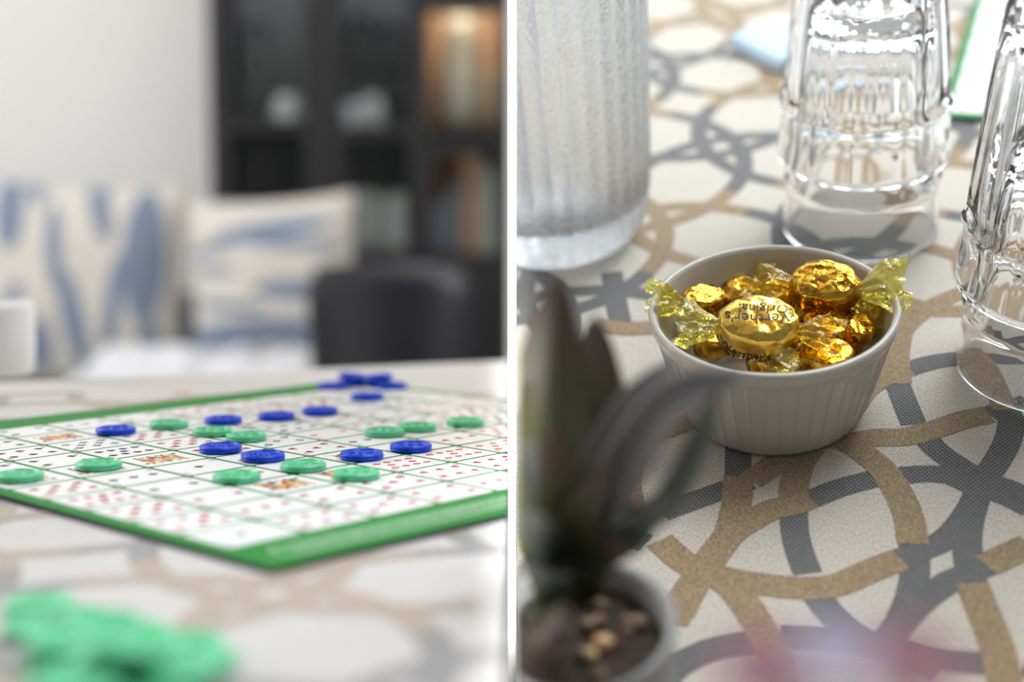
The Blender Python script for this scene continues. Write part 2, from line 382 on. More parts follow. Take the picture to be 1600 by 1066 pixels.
LAY = {1: [(0, 0)], 2: [(-1, 0), (1, 0)], 3: [(-1, 0), (0, 0), (1, 0)], 4: [(-1, -1), (-1, 1), (1, -1), (1, 1)], 5: [(-1, -1), (-1, 1), (1, -1), (1, 1), (0, 0)],
       6: [(-1, -1), (-1, 1), (0, -1), (0, 1), (1, -1), (1, 1)], 7: [(-1, -1), (-1, 1), (0, -1), (0, 1), (1, -1), (1, 1), (.5, 0)],
       8: [(-1, -1), (-1, 1), (0, -1), (0, 1), (1, -1), (1, 1), (.5, 0), (-.5, 0)],
       9: [(x, y) for x in (-1, -.34, .34, 1) for y in (-1, 1)] + [(0, 0)], 10: [(x, y) for x in (-1, -.34, .34, 1) for y in (-1, 1)] + [(.67, 0), (-.67, 0)]}
CARDS = {(2, 2): 'D10', (3, 2): 'D9', (4, 2): 'D8', (2, 3): 'H6', (3, 3): 'H7', (4, 3): 'H8', (2, 4): 'H3', (3, 4): 'H2', (1, 3): 'H5', (1, 4): 'H4', (0, 2): 'K', (1, 2): 'K', (0, 3): 'H4', (0, 4): 'H5',
         (2, 1): 'K', (1, 1): 'C3', (1, 0): 'H3', (2, 0): 'H5', (3, 1): 'C2', (0, 0): 'S1', (0, 1): 'H2', (-1, 0): 'S3', (-1, 1): 'S2', (-1, 2): 'H2', (-2, 0): 'H8', (-2, 1): 'H9', (-2, 2): 'H8', (-2, 3): 'H7',
         (-1, 3): 'H3', (-1, 4): 'H6', (-2, 4): 'S1', (-1, -1): 'K', (0, -1): 'K', (-1, -2): 'S4', (-2, -1): 'K', (-2, -2): 'S6', (-1, -3): 'S6', (0, -2): 'S9', (0, -3): 'C8', (1, -2): 'H8', (1, -1): 'H4', (-1, -4): 'S5', (0, -4): 'K', (-2, -3): 'S5'}
def game_board(name, mw, side, label, group=None, a0=-2, a1=8, b0=-5, b1=5, bd=.030):
    root = empty(name, mw); tag(root, label, 'board game', group)
    T = .0022
    lo = cell(a0, b1) + Vector((-.006, -bd, 0)); hi = cell(a1, b0) + Vector((.006, bd, 0))
    bm = box(bmesh.new(), (lo.x, lo.y, -T), (hi.x, hi.y, -.0003)); cut(bm, mw, side); link('board_base', bm, 'board_black', root)
    bm = box(bmesh.new(), (lo.x + .0006, lo.y + .0006, -.0003), (hi.x - .0006, hi.y - .0006, 0)); cut(bm, mw, side); link('printed_sheet', bm, 'board_green', root)
    rb, kb, cb = bmesh.new(), bmesh.new(), bmesh.new(); rnd = random.Random(11)
    for a in range(a0, a1):
        for b in range(b0, b1):
            p = cell(a, b + 1); q = cell(a + 1, b); g = .0011
            c = (p + q) / 2; wc = mw @ c
            if side * wc.x < CUT + .004 - .02: continue
            bm = bmesh.new(); hx, hy = (q.x - p.x) / 2 - g, (q.y - p.y) / 2 - g; r = .0016
            pts = []
            for sx, sy, t0 in ((1, 1, 0), (-1, 1, PI / 2), (-1, -1, PI), (1, -1, 1.5 * PI)):
                for k in range(4): t = t0 + k * PI / 6; pts.append((c.x + sx * (hx - r) + r * math.cos(t), c.y + sy * (hy - r) + r * math.sin(t)))
            f = bm.faces.new([bm.verts.new((x, y, .00002)) for x, y in pts])
            e = bmesh.ops.extrude_face_region(bm, geom=[f]); bmesh.ops.translate(bm, vec=(0, 0, .00012), verts=[v for v in e['geom'] if isinstance(v, bmesh.types.BMVert)])
            bmesh.ops.recalc_face_normals(bm, faces=bm.faces[:])
            cut(bm, mw, side)
            if len(bm.faces) < 3: bm.free(); continue
            link('card', bm, 'card', root)
            s = CARDS.get((a, b)) or rnd.choice('SCHDHS') + str(rnd.randint(2, 10))
            z = .0002
            if s == 'K':
                # a court figure: mirrored halves, so a jagged lozenge of print with index marks
                n = 14; P = []
                for k in range(n + 1): P.append((c.x - hx * .62 + 2 * hx * .62 * k / n, c.y + hy * (.60 + .14 * math.sin(k * 2.3))))
                for k in range(n, -1, -1): P.append((c.x - hx * .62 + 2 * hx * .62 * k / n, c.y - hy * (.60 + .14 * math.cos(k * 1.9))))
                cb.faces.new([cb.verts.new((x, y, z)) for x, y in P])
                tb = rnd.choice((rb, kb)); sk = 'H' if tb is rb else 'S'
                pip(tb, sk, (c.x + hx * .74, c.y + hy * .5), .0012, z + .0001); pip(tb, sk, (c.x - hx * .74, c.y - hy * .5), .0012, z + .0001)
            else:
                su, nn = s[0], int(s[1:]); tb = rb if su in 'HD' else kb
                for (x, y) in LAY[nn]: pip(tb, su, (c.x + x * hx * .62, c.y + y * hy * .45), .0024, z)
                for sg in (1, -1):
                    for k in (0, 1): 
                        x, y = c.x + sg * hx * (.88), c.y + sg * hy * (.62 + .16 * k)
                        tb.faces.new([tb.verts.new((x + dx * .0009, y + dy * .0004, z)) for dx, dy in ((-1, -1), (1, -1), (1, 1), (-1, 1))])
    for nm, b, m in (('red_pips', rb, 'red_ink'), ('black_pips', kb, 'black_ink'), ('court_figures', cb, 'court')):
        cut(b, mw, side, False); link(nm, b, m, root, kind='stuff')
    # pale rounded cartouche with small lettering in the green border
    if bd < .02: return root, None
    bm = bmesh.new(); pc = cell(a0 + 2.15, b1) + Vector((0, -.015, 0)); Lh, Hh = S * 1.95, .0062
    for (ww, zz, mi) in ((0, .00006, 0), (.0007, .00012, 1)):
        P = []
        for sx, t0 in ((1, -PI / 2), (-1, PI / 2)):
            for k in range(9): t = t0 + k * PI / 8; P.append((pc.x + S * .0 + sx * (Lh - Hh) + (Hh - ww) * math.cos(t), pc.y + (Hh - ww) * math.sin(t), zz))
        f = bm.faces.new([bm.verts.new(p) for p in P]); f.material_index = mi
    cut(bm, mw, side, False); link('cartouche', bm, ['card', 'light_green'], root)
    return root, pc
gb, pc = game_board('game_board', B4, -1, 'green-bordered card-game board with blue and green chips on it')
def text_mesh(body, size, name, m, parent, mw, side=None, fn=None, spacing=1.0, font_off=0):
    c = bpy.data.curves.new('tmp', 'FONT'); c.body = body; c.size = size; c.align_x = 'CENTER'; c.align_y = 'CENTER'; c.space_character = spacing; c.offset = font_off; c.resolution_u = 3
    o = bpy.data.objects.new('tmp', c); sc.collection.objects.link(o); dg = bpy.context.evaluated_depsgraph_get()
    me = bpy.data.meshes.new_from_object(o.evaluated_get(dg)); bpy.data.objects.remove(o); bm = bmesh.new(); bm.from_mesh(me)
    if fn:
        for v in bm.verts: v.co = fn(v.co)
    return link(name, bm, m, parent, mw)
bm = bmesh.new(); rnd = random.Random(9)          # two lines of print too small to read in the photo: word-sized strokes
for k in (0, 1):
    x = pc.x - S * 1.7
    while x < pc.x + S * 1.6:
        for q in range(rnd.randint(2, 6)):
            y = pc.y + .0020 - .0042 * k; h = rnd.uniform(.0008, .0013)
            bm.faces.new([bm.verts.new((a, b, .0003)) for a, b in ((x, y - h), (x + .0005, y - h), (x + .0007, y + h), (x + .0002, y + h))]); x += .0012
        x += .0013
cut(bm, B4, -1, False); link('border_lettering', bm, 'card', gb)

# --- chips
def chip_bm():
    Rr, H = .0096, .0031
    prof = [(0, 0), (Rr - .0008, 0), (Rr, .0006), (Rr, H * .42), (Rr - .00025, H * .5), (Rr, H * .58), (Rr, H - .0006), (Rr - .0006, H), (Rr - .0016, H), (Rr - .0021, H - .0006), (0, H - .0006)]
    return lathe(prof, 40)
def emblem_bm():
    bm = bmesh.new(); H = .0031 - .00055
    for k in range(8):
        t = 2 * PI * k / 8; c = Vector((math.cos(t), math.sin(t), 0)) * .0046
        mtx = Matrix.Translation(c + Vector((0, 0, H))) @ Matrix.Rotation(t, 4, 'Z') @ Matrix.Diagonal((.0018, .0008, .0005, 1))
        bmesh.ops.create_uvsphere(bm, u_segments=8, v_segments=4, radius=1, matrix=mtx)
    for rr in (.0026,):
        n = 20
        for k in range(n):
            a, b = 2 * PI * k / n, 2 * PI * (k + 1) / n
            vs = [bm.verts.new((r * math.cos(t), r * math.sin(t), H + z)) for r, t, z in ((rr, a, 0), (rr, b, 0), (rr - .0003, b, .0004), (rr - .0003, a, .0004))]
            bm.faces.new(vs)
            vs = [bm.verts.new((r * math.cos(t), r * math.sin(t), H + z)) for r, t, z in ((rr - .0003, a, .0004), (rr - .0003, b, .0004), (rr - .0008, b, 0), (rr - .0008, a, 0))]
            bm.faces.new(vs)
    bmesh.ops.create_uvsphere(bm, u_segments=8, v_segments=4, radius=1, matrix=Matrix.Translation((0, 0, H)) @ Matrix.Diagonal((.0010, .0010, .0005, 1)))
    return bm
protos = {}
for cname in ('blue', 'green'):
    c = link('game_chip', chip_bm(), cname + '_chip', smooth=False); e = link('emblem', emblem_bm(), cname + '_chip', c)
    for p in c.data.polygons: p.use_smooth = abs(p.normal.z) < .5
    protos[cname] = [c, e, False]
def chip(col, mw, label, group=None):
    c, e, used = protos[col]
    if used: c = c.copy(); sc.collection.objects.link(c); e = e.copy(); sc.collection.objects.link(e); e.parent = c
    protos[col][2] = True; c.matrix_world = mw; tag(c, label, 'game chip', group); return c
CH = [('blue', 181, 670, 'lone blue chip at the left end of the board'), ('blue', 345, 698, 'blue chip left of the blue chip nearest the board middle'),
      ('blue', 411, 711, 'blue chip just behind and left of the mint chip on the club card'), ('blue', 565, 709, 'blue chip on a face card beside the ten of diamonds'),
      ('blue', 642, 696, 'rightmost blue chip on the board, beyond the ten of diamonds'), ('blue', 349, 654, 'leftmost blue chip of the blurred row of three near the far border'),
      ('blue', 432, 648, 'middle blue chip of the blurred row of three near the far border'), ('blue', 500, 640, 'right-hand blue chip of the blurred row of three near the far border'),
      ('green', 30, 742, 'mint green chip cut off by the left edge of the photo'), ('green', 155, 724, 'mint green chip on black-suit cards, second from the left edge'),
      ('green', 264, 661, 'farthest left mint green chip of the blurred group of three'), ('green', 332, 672, 'middle mint green chip of the blurred group of three'),
      ('green', 385, 680, 'nearest mint green chip of the blurred group of three'), ('green', 370, 743, 'mint green chip in front of the two sharp blue chips'),
      ('green', 474, 726, 'sharpest mint green chip, on the club card in the middle'), ('green', 557, 739, 'mint green chip in front of the blue chip, on a face card'),
      ('green', 600, 673, 'blurred mint green chip touching another one at the right'), ('green', 652, 665, 'blurred mint green chip, middle of the right-hand three'),
      ('green', 727, 657, 'rightmost mint green chip by the added white partition')]
for i, (c, x, y, lab) in enumerate(CH):
    p = L(x, y + 3, .75 + .0016); chip(c, Matrix.Translation((p.x, p.y, .75023)) @ Matrix.Rotation(i * 1.7, 4, 'Z'), lab, 'chips in play on the board')
zb = .75023
for x, y, lev, tx, lab in ((520, 607, 0, 0, 'blue chip at the left end of the far heap'), (548, 603, 0, 0, 'blue chip under the top of the far heap'), (552, 603, 1, .12, 'blue chip on top at the peak of the far heap'),
                      (598, 604, 0, 0, 'blue chip at the base right of the far heap'), (590, 604, 1, -.1, 'upper right blue chip of the far heap'), (612, 607, 0, 0, 'rightmost blue chip of the far heap'), (574, 624, 0, 0, 'single blue chip in front of the far heap')):
    p = L(x, y, zb); chip('blue', Matrix.Translation((p.x, p.y, zb + lev * .0042)) @ Matrix.Rotation(tx, 4, 'Y'), lab, 'heap of blue chips on the far corner of the board')
gi = 0
GP = [(60, 985, 0), (120, 975, 0), (150, 1000, 0), (95, 1035, 0), (215, 1000, 0), (255, 1040, 0), (290, 1015, 0), (150, 1055, 0), (210, 1070, 0), (100, 1010, 1), (175, 990, 1), (235, 1020, 1), (165, 1040, 1), (285, 1050, 1), (200, 1022, 2), (120, 1075, 1), (60, 950, 0), (310, 1040, 0), (250, 1085, 0), (100, 1085, 0)]
for i, (x, y, lev) in enumerate(GP):
    p = L(x, y + 6 - lev * 2, ZC + lev * .004)
    chip('green', Matrix.Translation((p.x, p.y, ZC + .0003 + lev * .0038)) @ Matrix.Rotation(.16 * (lev > 0) * math.sin(i * 2.1), 4, 'X') @ Matrix.Rotation(.16 * (lev > 0) * math.cos(i * 1.3), 4, 'Y'),
         {14: 'topmost mint green chip of the blurred heap in the left foreground', 17: 'mint green chip at the right-hand end of the blurred foreground heap', 16: 'mint green chip at the far left tip of the blurred foreground heap',
          4: 'far mint green chip at the back edge of the blurred foreground heap', 6: 'mint green chip at the base of the blurred heap, second from its right end', 13: 'mint green chip tilted on the right shoulder of the blurred heap'}.get(i, 'mint green chip within the body of the blurred heap in the left foreground'), 'heap of mint green chips in the left foreground')

# ================================================================== LEFT BAY: BACKGROUND
YC = 3.30
cab = empty('display_cabinet', Matrix.Translation((-.35, YC, 0))); tag(cab, 'tall black glass-fronted display cabinet beside the white wall', 'cabinet')
def cb_(name, a, b, m='cabinet', par=cab, bev=.002): return rel(link(name, box(bmesh.new(), a, b, bev), m, par), cab)
X = lambda px: Y(px, 533, YC).x
Z = lambda py: Y(800, py, YC).z
xl, xr = X(333), -CUT
ZT = 2.25
cb_('back_panel', (xl, YC + .29, .05), (X(655), YC + .30, ZT), 'cabinet_back')
cb_('back_panel', (X(655), YC + .29, .05), (xr, YC + .30, ZT), 'reflected_back')
cb_('side_panel', (xl, YC + .022, 0), (xl + .018, YC + .30, ZT)); cb_('side_panel', (xr - .018, YC + .022, 0), (xr, YC + .29, ZT))
cb_('divider', (X(500), YC + .022, .4), (X(520), YC + .285, ZT), 'cabinet'); cb_('divider', (X(648), YC + .022, .4), (X(660), YC + .285, ZT))
cb_('top_panel', (xl, YC, ZT), (xr, YC + .30, ZT + .03)); cb_('plinth', (xl, YC + .02, 0), (xr, YC + .28, .05))
for py in (203, 405): cb_('shelf', (xl + .018, YC + .03, Z(py) - .008), (xr - .018, YC + .285, Z(py) + .008))
for k, (a, b, c, d, rt, rb) in enumerate(((333, 366, 480, 512, 196, 398), (512, 540, 640, 656, 206, 400), (656, 672, 780, 797, 228, 407))):
    dr = rel(link('door', box(bmesh.new(), (X(a) + .001, YC, Z(560)), (X(b), YC + .022, ZT), .002), 'cabinet', cab), cab)
    def part(nm, p, q, m='cabinet'): return link(nm, box(bmesh.new(), p, q), m, dr)
    part('stile', (X(c), YC, Z(560)), (X(d) - .001, YC + .022, ZT))
    part('rail', (X(b), YC, Z(rt + 9)), (X(c), YC + .022, Z(rt - 9))); part('rail', (X(b), YC, Z(rb + 12)), (X(c), YC + .022, Z(rb - 12)))
    part('rail', (X(b), YC, Z(20 if k == 2 else -60)), (X(c), YC + .022, Z(-20 if k == 2 else -90)))
    part('door_panel', (X(b), YC + .004, Z(560)), (X(c), YC + .016, Z(rb + 12)))
    part('pane', (X(b), YC + .010, Z(rb - 12)), (X(c), YC + .012, Z(rt + 9)), 'pane'); part('pane', (X(b), YC + .010, Z(rt - 9)), (X(c), YC + .012, Z(20 if k == 2 else -60)), 'pane')
cb_('base_panel', (xl, YC, .05), (xr, YC + .02, Z(560)))
# glassware and books inside (things of their own)
YG = YC + .14
def P3(px, py): return Y(px, py, YG)
zs1 = Z(203) + .0085; zs2 = Z(405) + .0085
def vase(name, px, wpx, hpx, zb_, m, label, cat, group=None, shape='glass'):
    x = P3(px, 0).x; k = YG / F; r = wpx * k / 2; h = hpx * k
    pr = {'glass': [(0, 0), (.75, 0), (.8, .04), (.72, .1), (1, 1), (.9, 1), (.66, .14), (0, .12)], 'goblet': [(0, 0), (.8, 0), (.8, .02), (.12, .06), (.1, .4), (.7, .55), (1, .75), (.85, 1), (.78, 1), (.9, .75), (.6, .58), (0, .5)],
          'jug': [(0, 0), (.85, 0), (1, .25), (1, .6), (.7, .85), (.72, 1), (.64, 1), (.62, .86), (.9, .6), (.9, .25), (0, .06)]}[shape]
    o = link(name, lathe([(a * r, b * h) for a, b in pr], 24), m, None, Matrix.Translation((x, YG, zb_)), True); return tag(o, label, cat, group)
vase('glass_tumbler', 447, 52, 52, zs1, 'white_thing', 'rounded white bowl behind the left cabinet pane, upper shelf', 'bowl', shape='jug')
vase('wine_glass', 440, 36, 160, zs1, 'glass', 'tall stemmed glass standing left behind the left cabinet pane', 'glass', shape='goblet').location.x -= .06
vase('glass_tumbler', 532, 36, 42, zs1, 'white_thing', 'small pale cup behind the middle cabinet pane, leftmost', 'cup', shape='glass').location.x += .02
vase('glass_tumbler', 580, 42, 52, zs1, 'white_thing', 'pale cup behind the middle cabinet pane, central', 'cup', shape='jug')
vase('glass_tumbler', 627, 30, 44, zs1, 'glass', 'clear cup behind the middle cabinet pane, rightmost', 'cup', shape='glass').location.x -= .01
vase('wine_glass', 560, 46, 175, zs1, 'glass', 'tall clear goblet behind the cups on the middle upper shelf', 'glass', shape='goblet').location.y += .07
vase('wine_glass', 605, 46, 165, zs1, 'glass', 'tall clear goblet right of the other goblet, middle upper shelf', 'glass', shape='goblet').location.y += .07
vase('window_reflection', 720, 62, 170, zs1, 'cream', 'cream jug shape standing in for a window reflected in the right cabinet pane', 'window_reflection', shape='jug')  # jug shape added for the arched window reflected in this pane
vase('vase', 768, 16, 90, zs1, 'cream', 'slim cream vase right of the cream jug shape', 'vase', shape='jug')
vase('glass_tumbler', 415, 60, 85, zs2, 'white_thing', 'clear bowl on the lower shelf behind the left cabinet door', 'bowl', shape='jug').data.materials[0] = M['glass']
def book(px0, px1, hpx, m, label):
    a = P3(px0, 0).x; b = P3(px1, 0).x; h = hpx * YG / F
    o = empty('book', Matrix.Translation(((a + b) / 2, YG, zs2))); tag(o, label, 'book', 'books on the lower cabinet shelf')
    w_ = (b - a) / 2 - .0008
    link('cover', box(bmesh.new(), (-w_, -.06, 0), (-w_ + .002, .06, h)), m, o); link('cover', box(bmesh.new(), (w_ - .002, -.06, 0), (w_, .06, h)), m, o)
    link('spine', box(bmesh.new(), (-w_, -.062, 0), (w_, -.06, h)), m, o); link('pages', box(bmesh.new(), (-w_ + .002, -.0595, .003), (w_ - .002, .058, h - .003)), 'card', o)
for i, (a, b, h, m, l) in enumerate(((545, 562, 88, 'greybook', 'grey book, leftmost on the middle lower shelf'), (562, 590, 96, 'palebook', 'pale book, second on the middle lower shelf'), (590, 606, 84, 'greybook', 'narrow grey book, third on the middle lower shelf'),
      (606, 634, 92, 'palebook', 'pale book, rightmost on the middle lower shelf'), (672, 700, 80, 'greybook', 'grey book left behind the right cabinet pane'), (700, 722, 104, 'greybook', 'taller grey book beside the tan one'),
      (722, 752, 150, 'tanbook', 'tall tan book behind the right cabinet pane'), (752, 776, 132, 'palebook', 'tall pale book at the right cabinet end'))): book(a, b, h, m, l)

# sofa with cushions and a throw
YS = 2.95
sofa = empty('sofa', Matrix.Translation((-1.0, 2.9, 0))); tag(sofa, 'low grey sofa carrying two blue and cream cushions by the white wall', 'sofa')
M['sofa'] = mat('grey upholstery', (.16, .17, .19), .9)
sx0, sx1 = -1.75, Y(560, 0, 2.9).x
for nm, a, b, bv in (('seat', (sx0, 2.62, .24), (sx1, 3.24, .44), .03), ('backrest', (sx0, 3.28, .24), (Y(325, 0, 3.28).x, 3.50, .66), .03)):
    rel(link(nm, box(bmesh.new(), a, b, bv), 'sofa', sofa), sofa)
for x in (sx0 + .06, sx1 - .06):
    for y in (2.68, 3.22): rel(link('leg', box(bmesh.new(), (x - .02, y - .02, 0), (x + .02, y + .02, .24)), 'cabinet', sofa), sofa)
def pillow(wd, ht, th, pinch=.07, seed=0):
    bm = bmesh.new(); n = 24; F_, B_ = [], []
    for side, G in ((1, F_), (-1, B_)):
        for j in range(n + 1):
            row = []
            for i in range(n + 1):
                u, v = 2 * i / n - 1, 2 * j / n - 1
                k = (max(0, 1 - abs(u) ** 2.6) * max(0, 1 - abs(v) ** 2.6)) ** .5
                x = u * wd / 2 * (1 - pinch * (1 - v * v)); z = v * ht / 2 * (1 - pinch * (1 - u * u)); y = -side * th / 2 * k + .006 * noise.noise(Vector((u * 2, v * 2, seed))) * k
                row.append(bm.verts.new((x, y, z)))
            G.append(row)
        for j in range(n):
            for i in range(n):
                q = (G[j][i], G[j][i + 1], G[j + 1][i + 1], G[j + 1][i]); bm.faces.new(q if side > 0 else q[::-1])
    bmesh.ops.remove_doubles(bm, verts=bm.verts[:], dist=.0002); return bm
k = YS / F
def cush(px, py, wpx, hpx, yy, ells, label, rot=(0, 0, 0), th=.13, base=(.62, .59, .54)):
    kk = yy / F; c = Y(px, py, yy); E = [((x - px) * kk, -(y - py) * kk, rx * kk, ry * kk, an) for x, y, rx, ry, an in ells]
    m = ellipse_print('cushion print', base, (.19, .235, .33), E)
    o = link('cushion', pillow(wpx * kk, hpx * kk, th), m, None, Matrix.Translation(c) @ Matrix.Rotation(rot[2], 4, 'Z') @ Matrix.Rotation(rot[0], 4, 'X') @ Matrix.Rotation(rot[1], 4, 'Y'), True)
    return tag(o, label, 'cushion')
cush(120, 450, 345, 340, 3.02, [(22, 330, 24, 68, .05), (158, 318, 17, 68, .25), (230, 400, 32, 108, .0), (95, 390, 13, 70, .1), (128, 500, 18, 75, .22), (186, 480, 13, 85, -.1), (60, 300, 12, 28, .3), (75, 540, 22, 40, 0), (30, 500, 16, 60, -.2), (240, 540, 18, 40, 0)],
     'cream cushion with upright blue leaf shapes, leaning on the white wall', (-.12, .03, .05))
cush(428, 455, 272, 300, 2.86, [(440, 362, 92, 15, .10), (470, 386, 80, 9, -.10), (480, 458, 72, 15, -.06), (370, 478, 60, 8, -.14), (390, 520, 118, 21, .05), (345, 420, 40, 7, -.1), (500, 545, 60, 12, -.1), (330, 565, 60, 14, 0), (340, 385, 45, 8, .1)],
     'cream cushion with level wavy blue stripes, beside the black chair', (-.10, -.06, -.10))
# throw: rumpled cloth over the seat front
bm = bmesh.new(); xa, xb = Y(40, 0, 2.55).x, Y(572, 0, 2.55).x; n = 70
rows = []
prof = [(3.00, .445), (2.86, .53), (2.72, .58), (2.60, .575), (2.55, .55), (2.53, .48), (2.52, .36), (2.53, .24)]
prof = [Vector((y, z)) for y, z in prof]; prof = catmull([Vector((p.x, p.y)) for p in prof], 4)
for j, p in enumerate(prof):
    row = []
    for i in range(n + 1):
        t = i / n; nz = noise.noise(Vector((t * 9, j * .22, 1))) * .035 + noise.noise(Vector((t * 24, j * .5, 5))) * .012
        edge = min(1, min(t, 1 - t) * 7) ** .5
        row.append(bm.verts.new((xa + (xb - xa) * t, p.x + nz * .8 - .02, .30 + (p.y - .30) * (.35 + .65 * edge) + nz if p.y > .46 else p.y + nz * .3)))
    rows.append(row)
for a, b in zip(rows, rows[1:]):
    for i in range(n): bm.faces.new((a[i], a[i + 1], b[i + 1], b[i]))
bmesh.ops.recalc_face_normals(bm, faces=bm.faces[:])
_th = link('throw_blanket', bm, 'throw', smooth=True); _md = _th.modifiers.new('thickness', 'SOLIDIFY'); _md.thickness = .006
tag(_th, 'rumpled white throw heaped on the seat in front of the cushions', 'blanket')

# black leather chair
YH = 2.6
ch = empty('leather_chair', Matrix.Translation((Y(640, 0, YH).x, YH, 0))); tag(ch, 'black leather chair with curved back in front of the cabinet', 'chair')
bm = bmesh.new(); n = 26; rows = []
cx, cy = Y(612, 0, YH).x, YH - .14
for j in range(9):
    v = j / 8; zt = Y(0, 408, YH).z; z = .42 + (zt - .42) * v; row = []
    for i in range(n + 1):
        u = -1 + 2 * i / n; an = PI / 2 + u * 1.15; rx = .150 + .012 * v; ry = .10
        row.append(bm.verts.new((cx - rx * math.cos(an) * -1 * (1), cy + ry * math.sin(an), z - .012 * u * u * v - (.02 * v if abs(u) > .9 else 0))))
    rows.append(row)
for a, b in zip(rows, rows[1:]):
    for i in range(n): bm.faces.new((a[i], a[i + 1], b[i + 1], b[i]))
bmesh.ops.recalc_face_normals(bm, faces=bm.faces[:]); bmesh.ops.solidify(bm, geom=bm.faces[:], thickness=.022)
rel(link('backrest', bm, 'leather', ch, smooth=True), ch)
rel(link('seat', box(bmesh.new(), (cx - .12, cy - .16, .36), (cx + .12, cy + .12, .44), .02), 'leather', ch), ch)
for x in (-.1, .1):
    for y in (-.13, .1): rel(link('leg', tube(bmesh.new(), [Vector((cx + x, cy + y, .37)), Vector((cx + x * 1.15, cy + y * 1.15, 0))], .011), 'cabinet', ch), ch)

# white cup at the left picture edge
p = L(18, 583, ZC)
cup = link('candle_holder', lathe([(0, 0), (.020, 0), (.023, .004), (.024, .046), (.021, .050), (.0205, .046), (.019, .008), (0, .008)], 40), 'white_thing', None, Matrix.Translation((p.x - .004, p.y - .01, ZC + .0002)), True)
tag(cup, 'white ceramic holder on the far table edge at the left of the photo', 'candle holder')
p = L(72, 590, ZC)

# ================================================================== RIGHT BAY
tr = empty('side_table', MR @ Matrix.Translation((.4, .7, -.0245))); tag(tr, 'table under the patterned cloth, holding the sweets bowl', 'table')
def rrel(o): o.matrix_local = Matrix.Translation((-.4, -.7, .0245)); return o
def WR(*a): return MR
bm = box(bmesh.new(), (-.6, .2, -.0245), (.75, 1.42, -.0015)); cut(bm, MR, 1); rrel(link('tabletop', bm, 'cabinet', tr))
for x, y in ((.62, .3), (.68, 1.3)):
    bm = box(bmesh.new(), (x - .02, y - .02, -.45), (x + .02, y + .02, -.0245)); rrel(link('leg', bm, 'cabinet', tr))
bm = bmesh.new(); wav = lambda x, y: 0.0
grid(bm, -.62, .78, .18, 1.44, 60, 60, lambda x, y: -.0012)
cut(bm, MR, 1, False); tcr = link('tablecloth', bm, 'linen', None, MR)
tag(tcr, 'patterned linen tablecloth under the sweets bowl in the right picture', 'tablecloth')
ZR = -.0012
# woven bands traced where the cloth is sharp: (colour, points as seen on the cloth)
BANDS = [('c', [(1034, 802), (1070, 788), (1131, 766), (1172, 752)]), ('t', [(1172, 752), (1197, 735), (1222, 718), (1245, 703), (1290, 686)]),
 ('t', [(1290, 686), (1330, 690), (1372, 684), (1415, 683), (1459, 672), (1503, 657), (1546, 648)]), ('c', [(1546, 648), (1575, 637), (1610, 622)]),
 ('t', [(1300, 682), (1330, 696), (1350, 709), (1380, 735), (1406, 775), (1421, 814), (1426, 850)]), ('c', [(1426, 848), (1430, 884), (1424, 928), (1406, 972), (1380, 1012)]),
 ('t', [(1030, 845), (1044, 858), (1068, 878), (1094, 890), (1144, 906), (1188, 913), (1245, 919), (1306, 915), (1358, 893), (1408, 874)]),
 ('c', [(1400, 876), (1437, 862), (1481, 840), (1516, 797), (1537, 751), (1556, 724), (1574, 690), (1580, 660), (1573, 640)]), ('t', [(1573, 640), (1562, 615), (1548, 588), (1532, 562), (1515, 540)]),
 ('t', [(1060, 960), (1078, 925), (1096, 892), (1118, 862), (1142, 835), (1180, 810), (1210, 796), (1245, 788), (1266, 780)]), ('c', [(1266, 781), (1315, 762), (1371, 747)]),
 ('c', [(1415, 744), (1440, 741), (1481, 744), (1524, 762), (1568, 775), (1610, 796)]), ('c', [(1376, 747), (1420, 742)]),
 ('t', [(1268, 700), (1252, 722), (1244, 744), (1240, 766), (1240, 788), (1241, 800)]), ('c', [(1240, 800), (1242, 832), (1249, 862), (1262, 897)]), ('c', [(1272, 925), (1300, 960), (1340, 992), (1400, 1020), (1470, 1052)]),
 ('c', [(1158, 660), (1154, 700), (1153, 744)]), ('t', [(1153, 744), (1152, 775), (1148, 800), (1138, 835), (1114, 871), (1094, 897), (1068, 935), (1050, 975)]),
 ('t', [(1094, 890), (1125, 905), (1152, 928), (1178, 965), (1200, 1003), (1216, 1036), (1228, 1080)]),
 ('c', [(1030, 1072), (1060, 1041), (1103, 1018), (1145, 1007), (1180, 1002)]), ('c', [(1220, 993), (1280, 996), (1340, 1004), (1400, 1012), (1470, 1030), (1545, 1038)]), ('c', [(1600, 1040), (1620, 1046)]),
 ('c', [(1398, 590), (1408, 615), (1420, 645), (1428, 664)]), ('c', [(1448, 686), (1462, 702), (1489, 722), (1537, 750), (1578, 764), (1610, 782)]),
 ('c', [(1418, 578), (1450, 568), (1485, 562), (1530, 558), (1600, 550)]), ('t', [(1330, 640), (1352, 610), (1385, 588), (1420, 577)]), ('t', [(1404, 600), (1400, 570), (1402, 540), (1412, 500), (1440, 470)]),
 ('c', [(1537, 751), (1521, 790), (1512, 830), (1512, 868), (1519, 912)]), ('t', [(1519, 912), (1531, 945), (1548, 985), (1560, 1020), (1572, 1075)]),
 ('c', [(1385, 1000), (1412, 968), (1440, 940), (1479, 912), (1511, 898), (1541, 884)]), ('t', [(1541, 884), (1570, 870), (1610, 852)]),
 ('t', [(1006, 685), (1040, 672), (1075, 660), (1100, 645)]), ('c', [(965, 720), (985, 697), (1004, 686)]), ('t', [(992, 705), (983, 735), (980, 765), (988, 800)]), ('c', [(956, 425), (960, 455), (966, 490), (972, 512)]), ('t', [(930, 508), (975, 514), (1030, 512)]),
 ('t', [(900, 640), (935, 665), (965, 700)]), ('c', [(930, 800), (965, 830), (1010, 850)])]
bt, bc = bmesh.new(), bmesh.new()
